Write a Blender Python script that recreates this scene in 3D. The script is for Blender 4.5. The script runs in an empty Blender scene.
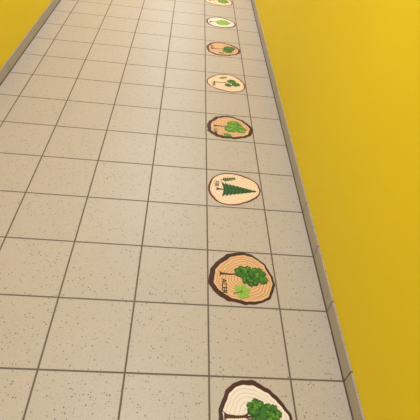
import bpy, bmesh, math, random
from mathutils import Matrix, Vector
T=0.3
# solved camera: height, pitch, roll, yaw, x, y, focal length (px of a 420 px frame)
Q=(1.4915,0.7532,0.1527,-0.118,-0.1723,-0.7107,430.47)
XR=0.510;XL=-1.362;HB=0.075
bpy.context.scene.view_settings.view_transform='Standard'
# ------------------------------------------------------------------ materials
def lin(c):
    o=[]
    for v in c:
        v/=255.
        o.append(v/12.92 if v<=.04045 else ((v+.055)/1.055)**2.4)
    return (*o,1)
MATS={}
def mat(name,col,rough=.5,noise=0.0,nscale=20,bump=0.0,spec=.5):
    if name in MATS:return MATS[name]
    m=bpy.data.materials.new(name);m.use_nodes=True
    nt=m.node_tree;b=nt.nodes['Principled BSDF']
    b.inputs['Base Color'].default_value=lin(col);b.inputs['Roughness'].default_value=rough
    b.inputs['Specular IOR Level'].default_value=spec
    if noise or bump:
        g=nt.nodes.new('ShaderNodeNewGeometry')
        n=nt.nodes.new('ShaderNodeTexNoise');n.inputs['Scale'].default_value=nscale;n.inputs['Detail'].default_value=4
        nt.links.new(g.outputs['Position'],n.inputs['Vector'])
        if noise:
            mr=nt.nodes.new('ShaderNodeMapRange');mr.inputs['To Min'].default_value=1-noise;mr.inputs['To Max'].default_value=1+noise
            nt.links.new(n.outputs['Fac'],mr.inputs['Value'])
            mx=nt.nodes.new('ShaderNodeVectorMath');mx.operation='SCALE'
            mx.inputs[0].default_value=lin(col)[:3]
            nt.links.new(mr.outputs[0],mx.inputs['Scale'])
            nt.links.new(mx.outputs[0],b.inputs['Base Color'])
        if bump:
            bp=nt.nodes.new('ShaderNodeBump');bp.inputs['Strength'].default_value=bump;bp.inputs['Distance'].default_value=.002
            nt.links.new(n.outputs['Fac'],bp.inputs['Height']);nt.links.new(bp.outputs[0],b.inputs['Normal'])
    MATS[name]=m;return m
GROUT=(106,98,92)
def tile_mat(name,grid=True,TILE=(188,182,178)):
    m=bpy.data.materials.new(name);m.use_nodes=True
    nt=m.node_tree;N=nt.nodes;L=nt.links;b=N['Principled BSDF']
    g=N.new('ShaderNodeNewGeometry');pos=g.outputs['Position']
    def math_(op,a,bv=None,c=None):
        n=N.new('ShaderNodeMath');n.operation=op
        for i,v in enumerate((a,bv,c)):
            if v is None:continue
            if isinstance(v,(int,float)):n.inputs[i].default_value=v
            else:L.new(v,n.inputs[i])
        return n.outputs[0]
    def mix(f,a,c):
        n=N.new('ShaderNodeMix');n.data_type='RGBA'
        if isinstance(f,(int,float)):n.inputs[0].default_value=f
        else:L.new(f,n.inputs[0])
        for i,v in ((6,a),(7,c)):
            if isinstance(v,tuple):n.inputs[i].default_value=v
            else:L.new(v,n.inputs[i])
        return n.outputs[2]
    n1=N.new('ShaderNodeTexNoise');n1.inputs['Scale'].default_value=220;n1.inputs['Detail'].default_value=3
    L.new(pos,n1.inputs['Vector'])
    n2=N.new('ShaderNodeTexNoise');n2.inputs['Scale'].default_value=6;n2.inputs['Detail'].default_value=2
    L.new(pos,n2.inputs['Vector'])
    base=mix(n1.outputs['Fac'],lin((TILE[0]-16,TILE[1]-16,TILE[2]-16)),lin((TILE[0]+16,TILE[1]+16,TILE[2]+16)))
    base=mix(math_('MULTIPLY',n2.outputs['Fac'],.2),base,lin((TILE[0]-18,TILE[1]-19,TILE[2]-21)))
    sp=N.new('ShaderNodeSeparateXYZ');L.new(pos,sp.inputs[0])
    cx=math_('FLOOR',math_('DIVIDE',sp.outputs[0],T));cy=math_('FLOOR',math_('DIVIDE',sp.outputs[1],T))
    cb=N.new('ShaderNodeCombineXYZ');L.new(cx,cb.inputs[0]);L.new(cy,cb.inputs[1])
    wn=N.new('ShaderNodeTexWhiteNoise');L.new(cb.outputs[0],wn.inputs['Vector'])
    base=mix(math_('MULTIPLY',wn.outputs['Value'],.12),base,lin((TILE[0]-18,TILE[1]-17,TILE[2]-17)))
    for sc,th,col,mixv,keep in ((112,.20,(88,80,73),.66,.70),(170,.18,(130,121,113),.5,.5),(130,.14,(222,219,216),.4,.6)):
        v=N.new('ShaderNodeTexVoronoi');v.inputs['Scale'].default_value=sc;L.new(pos,v.inputs['Vector'])
        s=N.new('ShaderNodeSeparateColor');L.new(v.outputs['Color'],s.inputs[0])
        hit=math_('MULTIPLY',math_('LESS_THAN',v.outputs['Distance'],math_('MULTIPLY',s.outputs[1],th*2)),math_('GREATER_THAN',s.outputs[0],keep))
        base=mix(math_('MULTIPLY',hit,mixv),base,lin(col))
    if grid:
        def edge(o):
            f=math_('FRACT',math_('DIVIDE',o,T))
            return math_('MULTIPLY',math_('MINIMUM',f,math_('SUBTRACT',1.0,f)),T)
        d=math_('MINIMUM',edge(sp.outputs[0]),edge(sp.outputs[1]))
        mr=N.new('ShaderNodeMapRange');mr.inputs['From Min'].default_value=.0026;mr.inputs['From Max'].default_value=.0043
        L.new(d,mr.inputs['Value'])
        base=mix(mr.outputs[0],lin(GROUT),base)
        bp=N.new('ShaderNodeBump');bp.inputs['Distance'].default_value=.0015;bp.inputs['Strength'].default_value=.5
        L.new(mr.outputs[0],bp.inputs['Height']);L.new(bp.outputs[0],b.inputs['Normal'])
        L.new(math_('SUBTRACT',.85,math_('MULTIPLY',mr.outputs[0],.42)),b.inputs['Roughness'])
    else: b.inputs['Roughness'].default_value=.55
    b.inputs['Specular IOR Level'].default_value=.4
    L.new(base,b.inputs['Base Color'])
    return m
M_floor=tile_mat('speckled_floor_tile');M_base=tile_mat('speckled_baseboard_tile',False,(172,166,160))
M_grout=mat('grout',(90,82,75),.9,.1,80)
M_wall=mat('yellow_wall_paint',(231,207,30),.6,.03,3,.15,.25)
M_ceil=mat('white_ceiling_paint',(235,235,235),.9,.02,5)
# ------------------------------------------------------------------ mesh helpers
def new_obj(name,bm,mats,parent=None):
    me=bpy.data.meshes.new(name);bm.to_mesh(me);bm.free()
    for m in mats:me.materials.append(m)
    o=bpy.data.objects.new(name,me);bpy.context.collection.objects.link(o)
    if parent:o.parent=parent
    return o
def box(bm,x0,x1,y0,y1,z0,z1,mi=0,bev=0):
    r=bmesh.ops.create_cube(bm,size=1)
    vs=r['verts']
    for v in vs:
        v.co=Vector((x0+(v.co.x+.5)*(x1-x0),y0+(v.co.y+.5)*(y1-y0),z0+(v.co.z+.5)*(z1-z0)))
    fs={f for v in vs for f in v.link_faces}
    for f in fs:f.material_index=mi
    if bev:
        es={e for v in vs for e in v.link_edges}
        bmesh.ops.bevel(bm,geom=list(es),offset=bev,segments=2,affect='EDGES',profile=.7)
Y0,Y1,H=-4.2,13.2,2.75
bm=bmesh.new();box(bm,XL-.12,XR+.12,Y0-.12,Y1+.12,-.1,0);new_obj('floor',bm,[M_floor])
bm=bmesh.new();box(bm,XL-.12,XR+.12,Y0-.12,Y1+.12,H,H+.1);new_obj('ceiling',bm,[M_ceil])
bm=bmesh.new();box(bm,XR,XR+.12,Y0,Y1,0,H);new_obj('wall_right',bm,[M_wall])
bm=bmesh.new();box(bm,XL-.12,XL,Y0,Y1,0,H);new_obj('wall_left',bm,[M_wall])
bm=bmesh.new();box(bm,XL-.12,XR+.12,Y1,Y1+.12,0,H);new_obj('wall_far',bm,[M_wall])
bm=bmesh.new();box(bm,XL-.12,XR+.12,Y0-.12,Y0,0,H);new_obj('wall_near',bm,[M_wall])
for side,xa,xb in (('right',XR-.008,XR),('left',XL,XL+.008)):
    bm=bmesh.new();j=round(Y0/T)
    while j*T<Y1-.01:
        box(bm,xa,xb,j*T+.003,(j+1)*T-.003,.005,HB,0,.001);j+=1
    gx=(xa+.0025,xb) if side=='right' else (xa,xb-.0025)
    box(bm,gx[0],gx[1],Y0,Y1,0,HB-.0015,1)
    fx=(xa-.004,xb) if side=='right' else (xa,xb+.004)
    box(bm,fx[0],fx[1],Y0,Y1,0,.004,1)
    new_obj('baseboard_'+side,bm,[M_base,M_grout])
# ------------------------------------------------------------------ stickers
G={'bark':(68,40,34),'bark_red':(104,46,36),'bark_tan':(136,88,58),'tan':(222,184,144),'cream':(238,220,198),'white':(234,230,226),
'ring_brown':(156,106,76),'ring_tan':(206,170,136),'ring_grey':(192,184,178),'trunk':(82,52,36),'green_dark':(28,78,38),'green_mid':(58,114,40),
'green_leaf':(98,152,48),'green_light':(142,190,76),'text':(45,42,38)}
def smat(k):return mat('sticker_'+k,G[k],.5,spec=.3)
class Sticker:
    def __init__(s,k):
        s.cx=.5*T;s.cy=(-.5+2*k)*T;s.bm=bmesh.new();s.mats=[];s.z=.0006
    def mi(s,k):
        if k not in s.mats:s.mats.append(k)
        return s.mats.index(k)
    def w(s,a,b,z=None):
        return (s.cx+a*.15,s.cy-b*.15,s.z if z is None else z)
    def poly(s,pts,k):
        vs=[s.bm.verts.new(s.w(a,b)) for a,b in pts]
        f=s.bm.faces.new(vs);f.material_index=s.mi(k)
        f.normal_update()
        if f.normal.z<0:f.normal_flip()
    def up(s):s.z+=.00012
    def band(s,p0,p1,k,closed=True):
        n=len(p0);v0=[s.bm.verts.new(s.w(*p)) for p in p0];v1=[s.bm.verts.new(s.w(*p)) for p in p1]
        for i in range(n if closed else n-1):
            j=(i+1)%n;f=s.bm.faces.new((v0[i],v0[j],v1[j],v1[i]));f.material_index=s.mi(k);f.normal_update()
            if f.normal.z<0:f.normal_flip()
    def base(s,pts,k):
        t=[s.bm.verts.new(s.w(*p)) for p in pts];b=[s.bm.verts.new(s.w(p[0],p[1],0)) for p in pts];n=len(pts)
        f=s.bm.faces.new(t);f.material_index=s.mi(k);f.normal_update()
        if f.normal.z<0:f.normal_flip()
        for i in range(n):
            j=(i+1)%n;f=s.bm.faces.new((t[i],t[j],b[j],b[i]));f.material_index=s.mi(k)
        s.up()
    def done(s):
        o=new_obj('tree_slice_floor_sticker',s.bm,[smat(k) for k in s.mats]);return o
def outline(rx,ry,harm,seed,n=120,rough=0.0,ox=0,oy=0):
    rnd=random.Random(seed);ph=[rnd.uniform(0,6.28) for _ in range(12)]
    pts=[]
    for i in range(n):
        t=2*math.pi*i/n
        r=1+sum(a*math.cos(k*t-p) for k,a,p in harm)
        r+=rough*(math.sin(9*t+ph[0])*.5+math.sin(14*t+ph[1])*.4+math.sin(23*t+ph[2])*.35)
        pts.append((ox+rx*r*math.cos(t),oy+ry*r*math.sin(t)))
    return pts
def scale(pts,s_,cx=0,cy=0,wob=0,seed=0):
    rnd=random.Random(seed);p1,p2=rnd.uniform(0,6),rnd.uniform(0,6);n=len(pts);out=[]
    for i,(a,b) in enumerate(pts):
        m=s_*(1+wob*math.sin(6*math.pi*i/n+p1)+wob*.6*math.sin(14*math.pi*i/n+p2))
        out.append((cx+(a-cx)*m,cy+(b-cy)*m))
    return out
def rings(s,inner,k,fr,w,cx,cy,seed=0):
    for i,f in enumerate(fr):
        a=scale(inner,f,cx,cy,.018,seed+i);ww=w/max(f,.15)
        b=scale(a,1-ww,cx,cy);s.band(a,b,k)
    s.up()
def lobes(rnd,cx,cy,rr,nl,depth=.22):
    m=nl*6;p0=rnd.uniform(0,6)
    return [(cx+rr*(1-depth+depth*abs(math.sin(nl*math.pi*j/m+p0))*1.2)*math.cos(2*math.pi*j/m),
             cy+rr*(1-depth+depth*abs(math.sin(nl*math.pi*j/m+p0))*1.2)*math.sin(2*math.pi*j/m)) for j in range(m)]
def crown(s,cx,cy,rx,ry,seed,cols=('green_dark','green_mid','green_leaf'),n=10,lob=7):
    """a foliage mass: dark scalloped clumps, then smaller lighter scalloped clumps over them"""
    rnd=random.Random(seed);R_=min(rx,ry)
    cl=[(cx,cy,R_*.8)]
    for i in range(lob):
        t=2*math.pi*i/lob+rnd.uniform(-.2,.2)
        cl.append((cx+rx*.62*math.cos(t),cy+ry*.62*math.sin(t),R_*rnd.uniform(.36,.48)))
    for x,y,r in cl:
        s.z+=.000004;s.poly(lobes(rnd,x,y,r,6,.16),cols[0])
    s.up()
    for x,y,r in cl[1:]+[(cx,cy,R_*.45)]:
        s.z+=.000004;s.poly(lobes(rnd,x+rnd.uniform(0,.02),y-rnd.uniform(0,.03),r*.74,6,.2),cols[1])
    s.up()
    for i in range(n):
        t=rnd.uniform(0,6.28);d=rnd.uniform(0,.62)**.7
        s.z+=.000004;s.poly(lobes(rnd,cx+rx*d*math.cos(t),cy+ry*d*math.sin(t),R_*rnd.uniform(.09,.16),4,.35),cols[2])
    s.up()
def stroke(s,pts,ws,k):
    L=[];Rr=[]
    for i,(a,b) in enumerate(pts):
        p=pts[max(i-1,0)];q_=pts[min(i+1,len(pts)-1)]
        dx,dy=q_[0]-p[0],q_[1]-p[1];l=math.hypot(dx,dy) or 1
        L.append((a-dy/l*ws[i]/2,b+dx/l*ws[i]/2));Rr.append((a+dy/l*ws[i]/2,b-dx/l*ws[i]/2))
    s.z+=.00001
    s.band(L,Rr,k,False)
def trunk(s,a0,a1,b,w,k='trunk'):
    stroke(s,[(a0-.03,b),(a0+.05,b),((a0+a1)/2,b+.01),(a1,b-.01)],[w*2.2,w*1.1,w*.8,w*.7],k)
    stroke(s,[(a1-.12,b),(a1+.12,b-.13),(a1+.2,b-.22)],[w*.5,w*.35,w*.2],k)
    stroke(s,[(a1-.06,b),(a1+.14,b+.14),(a1+.22,b+.2)],[w*.5,w*.35,w*.2],k)
    stroke(s,[(a1-.05,b),(a1+.2,b),(a1+.35,b+.02)],[w*.6,w*.4,w*.2],k)
    for i in (-1,1): stroke(s,[(a0+.02,b+i*w*.3),(a0-.05,b+i*w*1.3)],[w*.5,w*.15],k)
    s.up()
def leaf(s,cx,cy,L_,W,ang,k,vein='green_mid'):
    c,sn=math.cos(ang),math.sin(ang)
    pts=[]
    for i in range(24):
        t=2*math.pi*i/24
        a=L_/2*math.cos(t);b=W/2*math.sin(t)*(1-.25*math.cos(t))*(1+.1*(-1)**i)
        pts.append((cx+a*c-b*sn,cy+a*sn+b*c))
    s.poly(pts,k);s.up()
    stroke(s,[(cx-L_*.7*c,cy-L_*.7*sn),(cx+L_*.35*c,cy+L_*.35*sn)],[W*.09,W*.05],vein);s.up()
def palmate(s,cx,cy,r,ang,k,vein='green_mid'):
    """five-lobed maple leaf with veins and stalk"""
    prof=[(0,1.0),(9,.84),(17,.86),(24,.72),(38,.82),(50,.98),(58,.84),(70,.82),(78,.7),(92,.72),(112,.86),(122,.72),(138,.64),(155,.45),(172,.25)]
    pts=[(ang+math.radians(d),rr*r) for d,rr in prof]+[(ang-math.radians(d),rr*r) for d,rr in prof[:0:-1]]
    s.poly([(cx+rr*math.cos(t),cy+rr*math.sin(t)) for t,rr in pts],k);s.up()
    for d,rr in ((0,.8),(50,.75),(-50,.75),(110,.55),(-110,.55)):
        t=ang+math.radians(d);stroke(s,[(cx,cy),(cx+rr*r*math.cos(t),cy+rr*r*math.sin(t))],[r*.05,r*.02],vein)
    stroke(s,[(cx,cy),(cx-r*.75*math.cos(ang),cy-r*.75*math.sin(ang))],[r*.09,r*.08],vein);s.up()
def frond(s,a,b,a2,b2,n,ll,k='green_dark'):
    """a sprig: stalk with paired leaflets"""
    dx,dy=a2-a,b2-b;L_=math.hypot(dx,dy);ux,uy=dx/L_,dy/L_
    stroke(s,[(a,b),(a2,b2)],[.03,.015],k)
    for i in range(n):
        f=.2+.8*i/(n-1);x,y=a+dx*f,b+dy*f;l=ll*(1-.5*f)
        for sg in (-1,1):
            ex=x+ux*l*.7-uy*sg*l;ey=y+uy*l*.7+ux*sg*l
            stroke(s,[(x,y),((x+ex)/2,(y+ey)/2),(ex,ey)],[.015,.06,.01],k)
    s.up()
def fir(s,a0,a1,b,w,k='green_dark',tiers=9):
    top=[];bot=[]
    for i in range(tiers):
        f=i/tiers;a=a0+(a1-a0)*f;hw=w*(1-f)**.9
        top+=[(a-.05,b-hw),(a+(a1-a0)/tiers*.75,b-hw*.62)]
        bot+=[(a-.05,b+hw),(a+(a1-a0)/tiers*.75,b+hw*.62)]
    s.poly(top+[(a1,b)]+bot[::-1]+[(a0+.03,b)],k);s.up()
    for i in range(tiers-1):
        f=(i+.4)/tiers;a=a0+(a1-a0)*f;hw=w*(1-f)*.75
        for sg in (-1,1): stroke(s,[(a+.08,b+.01*sg),(a,b+sg*hw)],[.035,.012],'green_mid')
    s.up()
def text(s,txt,a,b,size,k='text'):
    cu=bpy.data.curves.new('t','FONT');cu.body=txt;cu.size=size;cu.align_x='CENTER';cu.offset=.002
    o=bpy.data.objects.new('t',cu);bpy.context.collection.objects.link(o)
    dg=bpy.context.evaluated_depsgraph_get();me=bpy.data.meshes.new_from_object(o.evaluated_get(dg))
    vs=[s.bm.verts.new(s.w(a+v.co.y,b+v.co.x)) for v in me.vertices]
    for p in me.polygons:
        try:
            f=s.bm.faces.new([vs[i] for i in p.vertices]);f.material_index=s.mi(k);f.normal_update()
            if f.normal.z<0:f.normal_flip()
        except ValueError:pass
    bpy.data.objects.remove(o);bpy.data.meshes.remove(me);s.up()
def slice_(k,rx,ry,harm,seed,bark,wood,ring,inner=.86,shift=(0,0),fr=(.82,.66,.5,.34,.2),rw=.018,rough=.02,c=(0,0),off=(0,0)):
    s=Sticker(k);o=outline(rx,ry,harm,seed,rough=rough,ox=off[0],oy=off[1]);s.base(o,bark)
    inn=[(a+shift[0],b+shift[1]) for a,b in scale(o,inner,off[0],off[1],.015,seed+5)]
    s.poly(inn,wood);s.up()
    if fr:rings(s,inn,ring,fr,rw,c[0],c[1],seed)
    return s
s=slice_(0,.84,.92,[(2,.03,1.0),(3,.05,.6)],11,'bark','white','ring_grey',.89,(.01,.02),fr=(.9,.78,.66,.52,.38,.24),rw=.014,off=(.02,.0))
trunk(s,-.64,-.12,-.08,.085)
crown(s,.08,-.28,.24,.22,3);crown(s,.40,-.14,.29,.26,4);crown(s,.1,.10,.24,.2,5);crown(s,.40,.22,.24,.2,6)
frond(s,-.42,.45,-.05,.62,6,.12,'green_mid')
text(s,'OAK',-.70,.25,.18);s.done()
s=slice_(1,.94,.97,[(2,.025,.4),(3,.045,2)],21,'bark','tan','ring_brown',.88,(.05,.0),fr=(.92,.82,.72,.62,.52,.42,.32,.22,.12),rw=.017,c=(.05,.05),rough=.022)
trunk(s,-.62,-.1,-.12,.07)
crown(s,.08,-.22,.32,.25,7);crown(s,.45,-.16,.28,.25,8);crown(s,.25,.1,.3,.2,9);crown(s,.62,.04,.16,.16,10)
palmate(s,-.06,.5,.30,-.3,'green_light')
text(s,'ACER',-.60,.33,.21);s.done()
s=slice_(2,.9,.93,[(1,.05,math.pi),(2,.07,-.5),(3,.04,0)],31,'bark_red','cream','ring_tan',.93,(.0,.0),fr=(.95,.82,.68,.54,.4,.26,.14),rw=.02,off=(.01,0),rough=.01)
trunk(s,-.62,-.3,.08,.08,'trunk')
fir(s,-.42,.80,.08,.42)
frond(s,-.5,-.42,.02,-.56,7,.13)
text(s,'FIR',-.72,-.2,.24);s.done()
s=slice_(3,.95,.92,[(2,.04,.2),(3,.045,1)],41,'bark','tan','ring_brown',.84,(.02,-.02),fr=(.88,.74,.6,.46,.32,.18),rw=.018,rough=.03)
trunk(s,-.62,-.05,-.05,.08)
A=('green_mid','green_leaf','green_light')
crown(s,.22,-.22,.34,.3,12,A);crown(s,.45,.10,.28,.26,13,A);crown(s,.05,.15,.28,.24,15,A)
leaf(s,-.1,.60,.36,.22,.3,'green_leaf')
text(s,'ELM',-.66,.38,.2);s.done()
s=slice_(4,.93,.92,[(1,.04,0),(2,.05,.9),(3,.045,2.4)],51,'bark_tan','cream','ring_tan',.92,(0,0),fr=(.94,.8,.66,.52,.38,.22),rw=.02,rough=.01)
trunk(s,-.55,.0,.0,.07)
B=('green_dark','green_mid','green_leaf')
crown(s,.3,-.2,.24,.2,17,B,8);crown(s,.5,.1,.22,.2,18,B,8);crown(s,.12,.22,.2,.16,19,B,8)
frond(s,-.35,-.42,.05,-.58,6,.12,'green_leaf');text(s,'PINE',-.66,.2,.2);s.done()
s=slice_(5,.93,.9,[(2,.04,.5),(3,.045,.3)],61,'bark_red','tan','ring_brown',.86,(0,0),fr=(.88,.74,.6,.46,.32),rw=.018,rough=.03)
trunk(s,-.62,.0,.02,.08)
crown(s,.38,-.14,.34,.32,21);crown(s,.25,.22,.3,.25,22)
leaf(s,-.1,.55,.3,.18,.2,'green_leaf');text(s,'BEECH',-.66,-.1,.18);s.done()
s=slice_(6,.92,.86,[(2,.04,1.2),(3,.04,.9)],71,'bark','white','ring_grey',.9,(0,0),fr=(.85,.65,.45),rw=.02)
trunk(s,-.6,-.1,.0,.07)
crown(s,.15,.0,.45,.42,25,('green_leaf','green_light','green_light'),12)
text(s,'LIME',-.72,.1,.18);s.done()
s=slice_(7,.95,.9,[(2,.03,.2),(3,.04,2)],81,'bark_tan','cream','ring_tan',.92,(0,0),fr=(.85,.65,.45),rw=.016)
trunk(s,-.6,-.0,.0,.07);crown(s,.3,.0,.4,.4,27,A);text(s,'ASH',-.72,.1,.18);s.done()
s=slice_(8,.95,.93,[(2,.03,.9),(3,.04,1)],91,'bark','tan','ring_brown',.87,(0,0),fr=(.85,.65,.45),rw=.016)
trunk(s,-.6,-.3,.0,.07);fir(s,-.4,.75,0,.42);text(s,'YEW',-.72,.1,.18);s.done()
# ------------------------------------------------------------------ lights
M_em=bpy.data.materials.new('lamp_diffuser');M_em.use_nodes=True
b=M_em.node_tree.nodes['Principled BSDF'];b.inputs['Emission Color'].default_value=(.86,.88,1,1);b.inputs['Emission Strength'].default_value=2.4
M_fr=mat('lamp_frame',(225,225,222),.4)
xc=(XL+XR)/2
for y in (-2.6,.6,3.8,7.0,10.2):
    bm=bmesh.new()
    z0=H-.05
    for (xa,xb,ya,yb) in ((-.3,-.27,-.6,.6),(.27,.3,-.6,.6),(-.27,.27,-.6,-.57),(-.27,.27,.57,.6)):
        box(bm,xc+xa,xc+xb,y+ya,y+yb,z0,H,1)
    box(bm,xc-.27,xc+.27,y-.57,y+.57,z0+.015,H,0)
    p=new_obj('ceiling_light_panel',bm,[M_em,M_fr])
    ld=bpy.data.lights.new('panel_light','AREA');ld.shape='RECTANGLE';ld.size=.54;ld.size_y=1.14
    ld.energy=42 if y>1 else 31;ld.color=(.82,.83,.97)
    lo=bpy.data.objects.new('panel_light',ld);lo.location=(xc,y,z0-.01);bpy.context.collection.objects.link(lo);lo.parent=p
w=bpy.data.worlds.new('w');bpy.context.scene.world=w;w.use_nodes=True
w.node_tree.nodes['Background'].inputs[0].default_value=(.9,.88,.86,1);w.node_tree.nodes['Background'].inputs[1].default_value=.3
# ------------------------------------------------------------------ camera
h,pit,rol,yaw,cx_,cy_,f_=Q
co=bpy.data.objects.new('camera',bpy.data.cameras.new('camera'));bpy.context.collection.objects.link(co)
co.matrix_world=Matrix.Translation((cx_,cy_,h))@Matrix.Rotation(yaw,4,'Z')@Matrix.Rotation(math.pi/2-pit,4,'X')@Matrix.Rotation(rol,4,'Z')
co.data.lens=36*f_/420
co.data.clip_start=.01
bpy.context.scene.camera=co
